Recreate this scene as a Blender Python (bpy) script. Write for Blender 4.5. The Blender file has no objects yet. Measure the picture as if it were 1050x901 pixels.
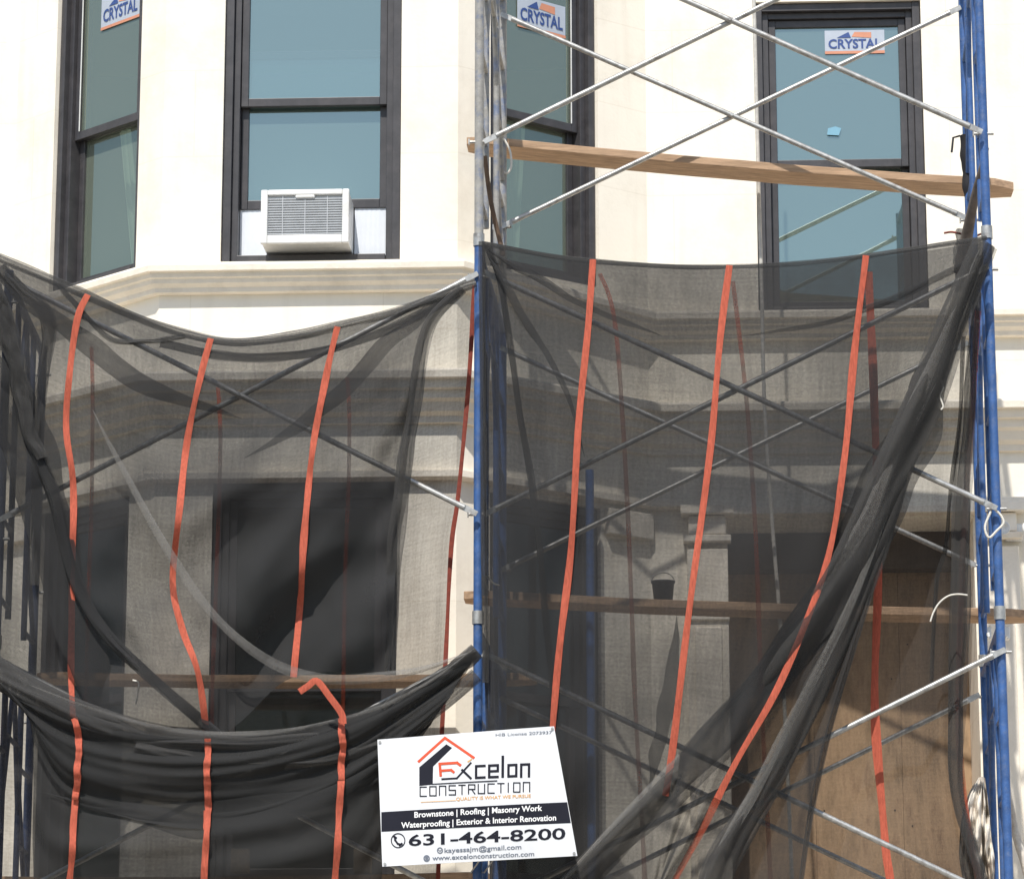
import bpy, bmesh, math, random
from math import radians as R, sin, cos, pi
from mathutils import Vector, Matrix, noise
random.seed(7)
scene = bpy.context.scene
COL = scene.collection

# ------------------------------------------------------------------ camera
YAW, PITCH, F, EYE = R(3), R(12.8), 3300.0, 1.6
fw = Vector((-sin(YAW)*cos(PITCH), cos(YAW)*cos(PITCH), sin(PITCH)))
rt = Vector((cos(YAW), sin(YAW), 0))
up = rt.cross(fw)
def P(x, y, Y):
    """a surveyed point of the photograph (1050x901) at real depth Y"""
    d = fw*F + rt*(x-525) + up*(450.5-y)
    d = d*(Y/d.y)
    return Vector((d.x, Y, EYE+d.z))
cam_d = bpy.data.cameras.new('camera'); cam = bpy.data.objects.new('camera', cam_d); COL.objects.link(cam)
cam.location = (0, 0, EYE)
M3 = Matrix((rt, up, -fw)).transposed()
cam.rotation_euler = M3.to_euler()
cam_d.sensor_width = 36; cam_d.lens = F/1050*36; cam_d.clip_end = 3000
scene.camera = cam

# ------------------------------------------------------------------ helpers
class MB:
    def __init__(s): s.v=[]; s.f=[]; s.sm=[]; s.mi=[]; s.cm=0
    def quad(s, pts, sm=False):
        b=len(s.v); s.v+= [Vector(p) for p in pts]; s.f.append(tuple(range(b,b+len(pts)))); s.sm.append(sm); s.mi.append(s.cm)
    def hexa(s, c):            # 8 corners, 0-3 bottom ring, 4-7 top ring
        b=len(s.v); s.v+=[Vector(p) for p in c]
        for q in ((0,3,2,1),(4,5,6,7),(0,1,5,4),(1,2,6,5),(2,3,7,6),(3,0,4,7)):
            s.f.append(tuple(b+i for i in q)); s.sm.append(False); s.mi.append(s.cm)
    def box(s, x0,x1,y0,y1,z0,z1):
        s.hexa([(x0,y0,z0),(x1,y0,z0),(x1,y1,z0),(x0,y1,z0),(x0,y0,z1),(x1,y0,z1),(x1,y1,z1),(x0,y1,z1)])
    def grid(s, rows, sm=True, closed=False):
        b=len(s.v); n=len(rows[0])
        for r in rows: s.v+=[Vector(p) for p in r]
        for i in range(len(rows)-1):
            for j in range(n if closed else n-1):
                k=(j+1)%n
                s.f.append((b+i*n+j, b+i*n+k, b+(i+1)*n+k, b+(i+1)*n+j)); s.sm.append(sm); s.mi.append(s.cm)
    def tube(s, pts, r, n=10, cap=True):
        pts=[Vector(p) for p in pts]; rows=[]; ref=None
        for i,p in enumerate(pts):
            t=(pts[min(i+1,len(pts)-1)]-pts[max(i-1,0)]).normalized()
            if ref is None:
                ref=Vector((0,0,1)) if abs(t.z)<.9 else Vector((0,1,0))
            a=t.cross(ref).normalized(); b=a.cross(t).normalized(); ref=b
            rr=r(i/(len(pts)-1)) if callable(r) else r
            rows.append([p+a*cos(2*pi*k/n)*rr+b*sin(2*pi*k/n)*rr for k in range(n)])
        s.grid(rows, True, True)
        if cap:
            s.quad(rows[0][::-1]); s.quad(rows[-1])
    def build(s, name, mats, parent=None, bevel=0, uv=None):
        me=bpy.data.meshes.new(name)
        me.from_pydata([tuple(v) for v in s.v], [], s.f)
        me.polygons.foreach_set('use_smooth', s.sm)
        if not isinstance(mats,(list,tuple)): mats=[mats]
        for m in mats: me.materials.append(m)
        me.polygons.foreach_set('material_index', s.mi)
        me.update()
        o=bpy.data.objects.new(name, me); COL.objects.link(o)
        if parent: 
            o.parent=parent
            wm=world_of(parent); o.matrix_parent_inverse=wm.inverted()
        if bevel:
            md=o.modifiers.new('bevel','BEVEL'); md.width=bevel; md.segments=2; md.limit_method='ANGLE'
        return o
def world_of(o):
    m=Matrix.Translation(o.location)
    return m if not o.parent else world_of(o.parent)@o.matrix_parent_inverse@m
def tag(o, label=None, cat=None, group=None, kind=None):
    if label: o['label']=label
    if cat: o['category']=cat
    if group: o['group']=group
    if kind: o['kind']=kind
    return o
def thing(name, loc, label, cat, group=None):
    o=bpy.data.objects.new(name,None); COL.objects.link(o); o.location=loc; o.empty_display_size=.1
    return tag(o,label,cat,group)

def spline(pts, n):
    """Catmull-Rom through points, n samples by arc length"""
    pts=[Vector(p) for p in pts]
    if len(pts)==1: return [pts[0].copy() for _ in range(n)]
    e=[2*pts[0]-pts[1]]+pts+[2*pts[-1]-pts[-2]]
    fine=[]
    for i in range(1,len(e)-2):
        a,b,c,d=e[i-1:i+3]
        for k in range(14):
            t=k/14
            fine.append(.5*((2*b)+(c-a)*t+(2*a-5*b+4*c-d)*t*t+(3*b-a-3*c+d)*t**3))
    fine.append(pts[-1])
    L=[0]
    for i in range(1,len(fine)): L.append(L[-1]+(fine[i]-fine[i-1]).length)
    out=[]; j=0
    for k in range(n):
        s=L[-1]*k/(n-1)
        while j<len(L)-2 and L[j+1]<s: j+=1
        d=L[j+1]-L[j]
        out.append(fine[j].lerp(fine[j+1], (s-L[j])/d if d else 0))
    return out

# ------------------------------------------------------------------ materials
def N(nt, t, **kw):
    n=nt.nodes.new(t)
    for k,v in kw.items(): setattr(n,k,v)
    return n
def mat(name, col, rough=.6, metal=0, var=.12, scale=6, bump=.0, bscale=60, spec=.5, dirt=None, dscale=2.5, damt=.5, stretch=(1,1,1)):
    m=bpy.data.materials.new(name); m.use_nodes=True; nt=m.node_tree; L=nt.links
    b=nt.nodes['Principled BSDF']; b.inputs['Roughness'].default_value=rough; b.inputs['Metallic'].default_value=metal
    b.inputs['Specular IOR Level'].default_value=spec
    tc=N(nt,'ShaderNodeTexCoord'); mp=N(nt,'ShaderNodeMapping'); mp.inputs['Scale'].default_value=stretch
    L.new(tc.outputs['Object'],mp.inputs[0])
    nz=N(nt,'ShaderNodeTexNoise'); nz.inputs['Scale'].default_value=scale; nz.inputs['Detail'].default_value=8; nz.inputs['Roughness'].default_value=.65
    L.new(mp.outputs[0],nz.inputs['Vector'])
    cr=N(nt,'ShaderNodeValToRGB'); cr.color_ramp.elements[0].position=.3; cr.color_ramp.elements[1].position=.7
    cr.color_ramp.elements[0].color=tuple(c*(1-var) for c in col)+(1,); cr.color_ramp.elements[1].color=tuple(min(1,c*(1+var)) for c in col)+(1,)
    L.new(nz.outputs[0],cr.inputs[0]); out=cr.outputs[0]
    if dirt:
        n2=N(nt,'ShaderNodeTexNoise'); n2.inputs['Scale'].default_value=dscale; n2.inputs['Detail'].default_value=10; n2.inputs['Roughness'].default_value=.7
        L.new(mp.outputs[0],n2.inputs['Vector'])
        c2=N(nt,'ShaderNodeValToRGB'); c2.color_ramp.elements[0].position=.5; c2.color_ramp.elements[1].position=.72
        c2.color_ramp.elements[1].color=(damt,)*3+(1,)
        L.new(n2.outputs[0],c2.inputs[0])
        mx=N(nt,'ShaderNodeMix',data_type='RGBA'); mx.inputs[7].default_value=tuple(dirt)+(1,)
        L.new(c2.outputs[0],mx.inputs[0]); L.new(out,mx.inputs[6]); out=mx.outputs[2]
    L.new(out,b.inputs['Base Color'])
    if bump:
        n3=N(nt,'ShaderNodeTexNoise'); n3.inputs['Scale'].default_value=bscale; n3.inputs['Detail'].default_value=6
        L.new(mp.outputs[0],n3.inputs['Vector'])
        bp=N(nt,'ShaderNodeBump'); bp.inputs['Strength'].default_value=bump; bp.inputs['Distance'].default_value=.01
        L.new(n3.outputs[0],bp.inputs['Height']); L.new(bp.outputs[0],b.inputs['Normal'])
    return m

def wall_mat():
    m=mat('cream_painted_stucco',(.89,.835,.73),.85,var=.025,scale=3,bump=.12,bscale=45,spec=.2,dirt=(.62,.55,.45),dscale=1.9,damt=.4)
    nt=m.node_tree; L=nt.links; b=nt.nodes['Principled BSDF']
    src=b.inputs['Base Color'].links[0].from_socket
    # vertical rain streaks and faint ashlar joints
    tc=N(nt,'ShaderNodeTexCoord'); mp=N(nt,'ShaderNodeMapping'); mp.inputs['Scale'].default_value=(9,9,.7)
    L.new(tc.outputs['Object'],mp.inputs[0])
    nz=N(nt,'ShaderNodeTexNoise'); nz.inputs['Scale'].default_value=1.3; nz.inputs['Detail'].default_value=6
    L.new(mp.outputs[0],nz.inputs['Vector'])
    cr=N(nt,'ShaderNodeValToRGB'); cr.color_ramp.elements[0].position=.5; cr.color_ramp.elements[1].position=.8
    cr.color_ramp.elements[1].color=(.2,.2,.2,1)
    L.new(nz.outputs[0],cr.inputs[0])
    mx=N(nt,'ShaderNodeMix',data_type='RGBA'); mx.inputs[7].default_value=(.52,.45,.36,1)
    L.new(cr.outputs[0],mx.inputs[0]); L.new(src,mx.inputs[6])
    sp=N(nt,'ShaderNodeSeparateXYZ'); L.new(tc.outputs['Object'],sp.inputs[0])
    cb=N(nt,'ShaderNodeCombineXYZ'); L.new(sp.outputs[0],cb.inputs[0]); L.new(sp.outputs[2],cb.inputs[1])
    bk=N(nt,'ShaderNodeTexBrick'); bk.inputs['Scale'].default_value=1; bk.inputs['Brick Width'].default_value=1.1
    bk.inputs['Row Height'].default_value=.52; bk.inputs['Mortar Size'].default_value=.005; bk.inputs['Mortar Smooth'].default_value=.6
    bk.inputs['Color1'].default_value=bk.inputs['Color2'].default_value=(1,1,1,1); bk.inputs['Mortar'].default_value=(.78,.75,.7,1)
    L.new(cb.outputs[0],bk.inputs[0])
    ml=N(nt,'ShaderNodeMix',data_type='RGBA',blend_type='MULTIPLY'); ml.inputs[0].default_value=.3
    L.new(mx.outputs[2],ml.inputs[6]); L.new(bk.outputs[0],ml.inputs[7]); L.new(ml.outputs[2],b.inputs['Base Color'])
    return m
WALL=wall_mat()
TRIM=mat('cream_painted_moulding',(.87,.80,.69),.7,var=.05,scale=5,bump=.25,bscale=50,spec=.3,dirt=(.5,.44,.36),dscale=3,damt=.45)
FRAME=mat('charcoal_window_frame',(.048,.046,.050),.42,var=.25,scale=10,spec=.5,dirt=(.10,.09,.09),dscale=7,damt=.5)
INT=mat('interior_plaster',(.30,.33,.31),.9,var=.15,scale=1.5)
CEIL=mat('interior_ceiling',(.55,.57,.55),.9,var=.1,scale=1)
BLUE=mat('blue_scaffold_paint',(.038,.105,.29),.5,var=.3,scale=14,bump=.2,bscale=90,dirt=(.16,.19,.26),dscale=30,damt=.55)
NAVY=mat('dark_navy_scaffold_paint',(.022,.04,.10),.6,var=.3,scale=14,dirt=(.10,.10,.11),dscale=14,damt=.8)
BLUE_OLD=mat('worn_grey_scaffold_paint',(.30,.29,.27),.55,var=.25,scale=20,bump=.2,bscale=90,dirt=(.05,.12,.30),dscale=12,damt=.8)
GALV=mat('galvanised_brace',(.42,.42,.41),.42,metal=.55,var=.3,scale=25,dirt=(.16,.12,.09),dscale=22,damt=.7)
WOOD=mat('weathered_plank',(.46,.31,.20),.8,var=.3,scale=6,bump=.4,bscale=40,spec=.2,dirt=(.24,.16,.11),dscale=5,damt=.7,stretch=(.6,8,8))
PLY=mat('plywood_sheet',(.40,.275,.17),.82,var=.38,scale=4,bump=.2,bscale=30,spec=.25,dirt=(.12,.07,.045),dscale=4,damt=.85,stretch=(3,3,.9))
WHITEP=mat('white_plastic',(.80,.80,.78),.4,var=.04,scale=8,dirt=(.5,.47,.42),dscale=9,damt=.4)
PANEL=mat('accordion_panel_plastic',(.70,.74,.80),.5,var=.05,scale=8)
GRILLE=mat('grey_grille_metal',(.52,.54,.56),.45,metal=.1,var=.1,scale=20)
ROPE=mat('white_rope',(.72,.69,.62),.8,var=.15,scale=60,bump=.5,bscale=200)
CABLE=mat('grey_cable',(.52,.50,.46),.6,var=.2,scale=30)
BLACK=mat('black_rag',(.012,.012,.015),.85,var=.4,scale=15)
BUCKET=mat('dark_bucket_plastic',(.03,.03,.032),.6,var=.3,scale=12)
STRAP=mat('orange_woven_strap',(.44,.100,.060),.85,var=.28,scale=30,bump=.4,bscale=140,spec=.25,stretch=(4,4,.8))
STRAPB=mat('faded_red_strap',(.22,.062,.042),.8,var=.35,scale=30,bump=.4,bscale=140,spec=.2,stretch=(4,4,.8))
STRAPB=None
STRAPD=mat('dark_red_hem_cord',(.20,.035,.02),.8,var=.3,scale=40)
TARP=mat('white_crumpled_tarp',(.62,.57,.50),.75,var=.2,scale=9,bump=.5,bscale=25,dirt=(.28,.17,.10),dscale=7,damt=.8)
CONC=mat('concrete_sidewalk',(.42,.37,.30),.9,var=.15,scale=2,bump=.3,bscale=60)
ASPH=mat('asphalt',(.05,.05,.05),.9,var=.2,scale=4,bump=.4,bscale=80)
SIGNW=mat('sign_white_board',(.70,.71,.73),.38,var=.03,scale=7,dirt=(.50,.50,.52),dscale=5,damt=.25)
INKD=mat('sign_dark_ink',(.020,.021,.030),.8,var=.1,spec=.08)
INKR=mat('sign_red_ink',(.62,.10,.05),.8,var=.1,spec=.08)
INKO=mat('sign_gold_ink',(.66,.36,.12),.8,var=.1,spec=.08)
INKG=mat('sign_grey_ink',(.16,.18,.22),.8,var=.1,spec=.08)
INKW=mat('sign_white_ink',(.80,.80,.80),.5,var=.03)
STW=mat('sticker_white_film',(.42,.47,.55),.5,var=.08)
STB=mat('sticker_blue_ink',(.03,.07,.24),.5,var=.1)
STO=mat('sticker_orange_ink',(.60,.26,.16),.5,var=.1)
FILM=mat('blue_protective_tag',(.18,.38,.50),.5,var=.1)

def glass_mat(name, tint=(.55,.66,.68), gl=(.58,.70,.66), fac=.5, dust=.18, dcol=(.32,.45,.41)):
    m=bpy.data.materials.new(name); m.use_nodes=True; nt=m.node_tree; L=nt.links; nt.nodes.clear()
    o=N(nt,'ShaderNodeOutputMaterial'); mix=N(nt,'ShaderNodeMixShader'); t=N(nt,'ShaderNodeBsdfTransparent'); g=N(nt,'ShaderNodeBsdfGlossy')
    t.inputs[0].default_value=tint+(1,); g.inputs['Color'].default_value=gl+(1,); g.inputs['Roughness'].default_value=.015
    tc=N(nt,'ShaderNodeTexCoord'); nz=N(nt,'ShaderNodeTexNoise'); nz.inputs['Scale'].default_value=1.3; nz.inputs['Detail'].default_value=3
    L.new(tc.outputs['Object'],nz.inputs['Vector'])
    bp=N(nt,'ShaderNodeBump'); bp.inputs['Strength'].default_value=.006; bp.inputs['Distance'].default_value=.05
    L.new(nz.outputs[0],bp.inputs['Height']); L.new(bp.outputs[0],g.inputs['Normal'])
    mix.inputs[0].default_value=fac
    L.new(t.outputs[0],mix.inputs[1]); L.new(g.outputs[0],mix.inputs[2]); 
    d=N(nt,'ShaderNodeBsdfDiffuse'); d.inputs[0].default_value=dcol+(1,)   # dust film
    m2=N(nt,'ShaderNodeMixShader'); m2.inputs[0].default_value=dust
    L.new(mix.outputs[0],m2.inputs[1]); L.new(d.outputs[0],m2.inputs[2]); L.new(m2.outputs[0],o.inputs[0])
    return m
GLASS=glass_mat('coated_window_glass',fac=.52)
GLASS_D=glass_mat('dark_lower_glass',tint=(.40,.42,.42),gl=(.5,.5,.5),fac=.14,dust=.03)
GLASS_C=glass_mat('greenish_side_glass',tint=(.55,.62,.55),gl=(.60,.68,.58),fac=.42,dust=.26,dcol=(.36,.42,.34))

def net_mat(name, t0, col=(.055,.055,.057)):
    """woven debris mesh: transmission t0 straight on, denser at grazing angles"""
    m=bpy.data.materials.new(name); m.use_nodes=True; nt=m.node_tree; L=nt.links; nt.nodes.clear()
    o=N(nt,'ShaderNodeOutputMaterial'); mix=N(nt,'ShaderNodeMixShader'); t=N(nt,'ShaderNodeBsdfTransparent')
    d=N(nt,'ShaderNodeBsdfDiffuse'); tl=N(nt,'ShaderNodeBsdfTranslucent'); md=N(nt,'ShaderNodeMixShader'); md.inputs[0].default_value=.25
    tc=N(nt,'ShaderNodeTexCoord')
    def nz(sc,mapping,det=4):
        mp=N(nt,'ShaderNodeMapping'); mp.inputs['Scale'].default_value=mapping; L.new(tc.outputs['UV'],mp.inputs[0])
        n=N(nt,'ShaderNodeTexNoise'); n.inputs['Scale'].default_value=sc; n.inputs['Detail'].default_value=det; L.new(mp.outputs[0],n.inputs['Vector']); return n.outputs[0]
    a=nz(1.6,(1,1,1),5); b=nz(1,(75,3,1)); c=nz(1,(4,85,1)); e=nz(80,(1,1,1),1)
    def math(op,x,y=None):
        n=N(nt,'ShaderNodeMath',operation=op)
        for i,s in enumerate((x,y)):
            if s is None: continue
            if isinstance(s,(int,float)): n.inputs[i].default_value=s
            else: L.new(s,n.inputs[i])
        return n.outputs[0]
    s=math('ADD',math('ADD',math('MULTIPLY',math('SUBTRACT',a,.5),1.5),math('MULTIPLY',math('SUBTRACT',b,.5),.42)),
           math('ADD',math('MULTIPLY',math('SUBTRACT',c,.5),.36),math('MULTIPLY',math('SUBTRACT',e,.5),.42)))
    T=math('MAXIMUM',math('MULTIPLY',math('ADD',s,1.0),t0),.02); 
    g=N(nt,'ShaderNodeNewGeometry'); dt=N(nt,'ShaderNodeVectorMath',operation='DOT_PRODUCT')
    L.new(g.outputs['Normal'],dt.inputs[0]); L.new(g.outputs['Incoming'],dt.inputs[1])
    ca=math('MAXIMUM',math('ABSOLUTE',dt.outputs['Value']),.12)
    al=math('SUBTRACT',1.0,math('POWER',T,math('DIVIDE',1.0,ca)))
    d.inputs[0].default_value=col+(1,); tl.inputs[0].default_value=col+(1,)
    L.new(d.outputs[0],md.inputs[1]); L.new(tl.outputs[0],md.inputs[2])
    L.new(al,mix.inputs[0]); L.new(t.outputs[0],mix.inputs[1]); L.new(md.outputs[0],mix.inputs[2]); L.new(mix.outputs[0],o.inputs[0])
    return m
NET=net_mat('black_debris_netting',.36,(.051,.051,.052))
STRAPB=net_mat('sheer_red_strap',.42,(.42,.085,.045))
NETB=net_mat('black_debris_netting_back_layer',.45,(.052,.050,.049))
NETD=net_mat('bunched_debris_netting',.48,(.080,.078,.076))
NETL=net_mat('net_painted_highlight',.70,(.26,.25,.235))  # paler mesh: sunlit highlights on folds and hem put into the colour
NETX=net_mat('doubled_debris_netting',.31,(.045,.045,.045))

# ------------------------------------------------------------------ world, sun
EL, AZ = R(55), R(10)
w=bpy.data.worlds.new('World'); scene.world=w; w.use_nodes=True
nt=w.node_tree; bg=nt.nodes['Background']; sk=nt.nodes.new('ShaderNodeTexSky'); sk.sky_type='NISHITA'; sk.sun_disc=False
sk.sun_elevation=EL; sk.sun_rotation=pi+AZ; sk.air_density=1.2; sk.dust_density=1.0
nt.links.new(sk.outputs[0],bg.inputs[0]); bg.inputs[1].default_value=.14
sd=bpy.data.lights.new('sun','SUN'); sd.energy=4.8; sd.angle=R(.5); sd.color=(1,.955,.88)
so=bpy.data.objects.new('sun',sd); COL.objects.link(so); so.location=(-3,-10,20)
ldir=Vector((sin(AZ)*cos(EL), cos(AZ)*cos(EL), -sin(EL)))
so.rotation_euler=ldir.to_track_quat('-Z','Y').to_euler()
scene.view_settings.view_transform='Standard'; scene.view_settings.look='None'; scene.view_settings.exposure=0
scene.cycles.transparent_max_bounces=40; scene.cycles.max_bounces=10

# ------------------------------------------------------------------ ground
def ground():
    m=MB(); m.quad([(-600,-600,-.16),(600,-600,-.16),(600,600,-.16),(-600,600,-.16)]); tag(m.build('ground',CONC),kind='structure')
    m=MB(); m.quad([(-200,-1.5,-.15),(200,-1.5,-.15),(200,10.5,-.15),(-200,10.5,-.15)]); tag(m.build('road',ASPH),kind='structure')
    m=MB(); m.box(-200,200,10.5,40,-.2,0); tag(m.build('sidewalk',CONC,bevel=.01),kind='structure')
    m=MB(); m.box(-200,200,-6,-1.5,-.2,0); tag(m.build('far_sidewalk',CONC,bevel=.01),kind='structure')
ground()

# ------------------------------------------------------------------ the house
YF,YK,YB,YW=15.6,17.12,17.55,18.45
PATH=[Vector(p) for p in ((-7,YW),(-3.98,YW),(-2.93,YB),(-1.23,YB),(-.16,YW),(6,YW))]
house=thing('brownstone_house',(-1,YW,0),'cream painted rowhouse facade with a three sided bay, stone ledges and black framed windows','house')
class Seg:
    def __init__(s,i):
        s.a=PATH[i]; s.b=PATH[i+1]; s.d=(s.b-s.a).normalized(); s.L=(s.b-s.a).length; s.n=Vector((-s.d.y,s.d.x))   # n into the house
    def p(s,u,d,z):
        q=s.a+s.d*u+s.n*d; return Vector((q.x,q.y,z))
    def box(s,m,u0,u1,d0,d1,z0,z1):
        m.hexa([s.p(u0,d0,z0),s.p(u1,d0,z0),s.p(u1,d1,z0),s.p(u0,d1,z0),s.p(u0,d0,z1),s.p(u1,d0,z1),s.p(u1,d1,z1),s.p(u0,d1,z1)])
SEG=[Seg(i) for i in range(5)]
Z1,Z2,Z3=6.61,5.96,5.38          # ledge tops
XW=lambda px,py: P(px,py,YW).x
rw0,rw1=XW(775,150)-PATH[4].x, XW(948,150)-PATH[4].x
# openings (u0,u1,z0,z1) per segment
up_z0,up_z1=6.65,8.66
dx0,dx1=XW(748,700)-PATH[4].x, XW(1003,700)-PATH[4].x
cw=(.37,1.165)
OPEN={0:[],1:[(cw[0],cw[1],up_z0,up_z1),(cw[0],cw[1],3.12,5.33)],
      2:[(.345,1.372,up_z0,up_z1),(.33,1.37,3.12,5.37)],
      3:[(SEG[3].L-cw[1],SEG[3].L-cw[0],up_z0,up_z1),(SEG[3].L-cw[1],SEG[3].L-cw[0],3.12,5.33)],
      4:[(rw0,rw1,6.545,8.49),(dx0,dx1,.9,5.30)]}
def wall_seg(i):
    s=SEG[i]; m=MB(); us=sorted({0,s.L}|{o[k] for o in OPEN[i] for k in (0,1)}); zs=sorted({-.1,11.5}|{o[k] for o in OPEN[i] for k in (2,3)})
    for a,b in zip(us,us[1:]):
        for c,d in zip(zs,zs[1:]):
            if any(o[0]<=a and b<=o[1] and o[2]<=c and d<=o[3] for o in OPEN[i]): continue
            m.quad([s.p(a,0,c),s.p(b,0,c),s.p(b,0,d),s.p(a,0,d)])
    for (a,b,c,d) in OPEN[i]:
        D=.62 if (i==4 and c<1) else .22
        m.quad([s.p(a,0,c),s.p(a,0,d),s.p(a,D,d),s.p(a,D,c)]); m.quad([s.p(b,0,c),s.p(b,D,c),s.p(b,D,d),s.p(b,0,d)])
        m.quad([s.p(a,0,d),s.p(b,0,d),s.p(b,D,d),s.p(a,D,d)]); m.quad([s.p(a,0,c),s.p(a,D,c),s.p(b,D,c),s.p(b,0,c)])
    m.build('wall',WALL,house)
for i in range(5): wall_seg(i)
# shell: sides, back, roof, floors, ceiling
m=MB()
m.box(-7.02,-6.9,YW+.01,YW+9,-.1,11.5); m.box(5.9,6.02,YW+.01,YW+9,-.1,11.5); m.box(-6.9,5.9,YW+8.9,YW+9,-.1,11.5)
m.build('side_wall',WALL,house)
m=MB(); m.quad([(p.x,p.y,11.49) for p in PATH]+[(6,YW+9,11.49),(-7,YW+9,11.49)]); m.build('roof',CONC,house)
m=MB()
for z in (3.2,6.3,):
    m.quad([(p.x,p.y+.25,z) for p in PATH]+[(5.9,YW+8.8,z),(-6.9,YW+8.8,z)])
m.build('floor',mat('interior_floor',(.16,.11,.07),.6),house)
m=MB()
for z in (5.95,9.0):
    m.quad([(p.x,p.y+.25,z) for p in PATH]+[(5.9,YW+8.8,z),(-6.9,YW+8.8,z)])
m.build('ceiling',CEIL,house)
m=MB(); m.box(-6.9,-.25,YW+2.6,YW+2.7,3.2,9); m.box(-.25,-.15,YW+.23,YW+5,5.96,9); m.box(-.15,5.9,YW+3.0,YW+3.1,5.96,9)
m.build('interior_wall',INT,house)

def sweep(prof, z0, name, path=PATH, mt=TRIM):
    """prof: list of (outset, dz) from top down, swept along the facade with mitred corners"""
    m=MB(); n=len(path); rows=[]
    nor=[Vector((-(path[i+1]-path[i]).normalized().y,(path[i+1]-path[i]).normalized().x)) for i in range(n-1)]
    for i in range(n):
        if i==0: a=nor[0]; k=1
        elif i==n-1: a=nor[-1]; k=1
        else:
            a=(nor[i-1]+nor[i]).normalized(); k=1/a.dot(nor[i])
        rows.append([Vector((path[i].x-a.x*o*k, path[i].y-a.y*o*k, z0+dz-(.08 if (name=='window_ledge' and i>=4) else 0))) for o,dz in prof])
    m.grid(rows,False); return m.build(name,mt,house)
sweep([(-.01,.012),(.125,0),(.130,-.012),(.128,-.045),(.105,-.050),(.100,-.075),(.085,-.082),(.078,-.105),(.05,-.125),(.045,-.150),(.02,-.155),(-.01,-.155)],Z1,'window_ledge')
sweep([(-.01,.015),(.20,0),(.205,-.012),(.20,-.05),(.165,-.055),(.158,-.10),(.125,-.107),(.12,-.15),(.09,-.165),(.07,-.215),(.035,-.235),(.03,-.27),(-.01,-.275)],Z2,'cornice')
sweep([(-.01,.005),(.06,0),(.06,-.035),(.035,-.045),(-.01,-.048)],Z3+.03,'string_course',PATH[:5]+[PATH[4]+Vector((XW(700,520)-PATH[4].x,0))])
s4=SEG[4]
m=MB(); s4.box(m,dx0+.003,dx1-.003,.40,.55,5.08,5.298); m.build('lintel_shade_panel',mat('painted_lintel_shade',(.085,.062,.045),.8,var=.3),house)  # dark brown panel added to stand in for the shadow under the lintel
m=MB(); s4.box(m,XW(1005,520)-PATH[4].x,4.5,-.06,.01,Z3-.03,Z3+.03); s4.box(m,dx0-.02,dx1+.02,-.10,.01,5.315,5.36); m.build('door_cap',TRIM,house,bevel=.006)
# door pilasters with capitals
for a,b in ((705,747),(1006,1046)):
    m=MB(); u0,u1=XW(a,620)-PATH[4].x, XW(b,620)-PATH[4].x
    s4.box(m,u0,u1,-.06,.01,0,5.12); s4.box(m,u0-.02,u1+.02,-.085,.01,5.16,5.20); s4.box(m,u0-.035,u1+.035,-.11,.01,5.32,5.375)
    s4.box(m,u0+.01,u1-.01,-.07,.01,5.205,5.315); s4.box(m,u0+.04,u1-.04,-.075,-.058,2.5,4.66); s4.box(m,u0-.005,u1+.005,-.08,.01,4.70,4.74)
    m.build('pilaster',TRIM,house,bevel=.006)
# pier caps on the canted faces
s3=SEG[3]
for sg_,a_,b_ in ((s3,s3.L-.34,s3.L-.01),(SEG[1],.01,.34)):
    m=MB(); sg_.box(m,a_,b_,-.05,.01,5.18,5.33); m.build('pier_cap',TRIM,house,bevel=.005)
# sills for the lower windows
for i in (1,2,3):
    o=OPEN[i][1]; m=MB(); SEG[i].box(m,o[0]-.05,o[1]+.05,-.08,.12,3.05,3.117); m.build('sill',TRIM,house,bevel=.006)

def text_mesh(m, body, place, size=1.0, bold=0.0, sx=1.0, res=3):
    """flat lettering as faces; place(u,v)->Vector, u in 0..width normalised to 1, v 0..1 (cap height)"""
    cu=bpy.data.curves.new('txt','FONT'); cu.body=body; cu.size=1; cu.offset=bold; cu.resolution_u=res
    ob=bpy.data.objects.new('txt',cu); COL.objects.link(ob)
    dg=bpy.context.evaluated_depsgraph_get(); dg.update()
    me=bpy.data.meshes.new_from_object(ob.evaluated_get(dg))
    xs=[v.co.x for v in me.vertices]; 
    x0,x1=min(xs),max(xs); b=len(m.v)
    for v in me.vertices: m.v.append(place((v.co.x-x0)/(x1-x0), v.co.y/.70))
    for p in me.polygons: m.f.append(tuple(b+i for i in p.vertices)); m.sm.append(False); m.mi.append(m.cm)
    bpy.data.objects.remove(ob); bpy.data.curves.remove(cu); bpy.data.meshes.remove(me)

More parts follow.
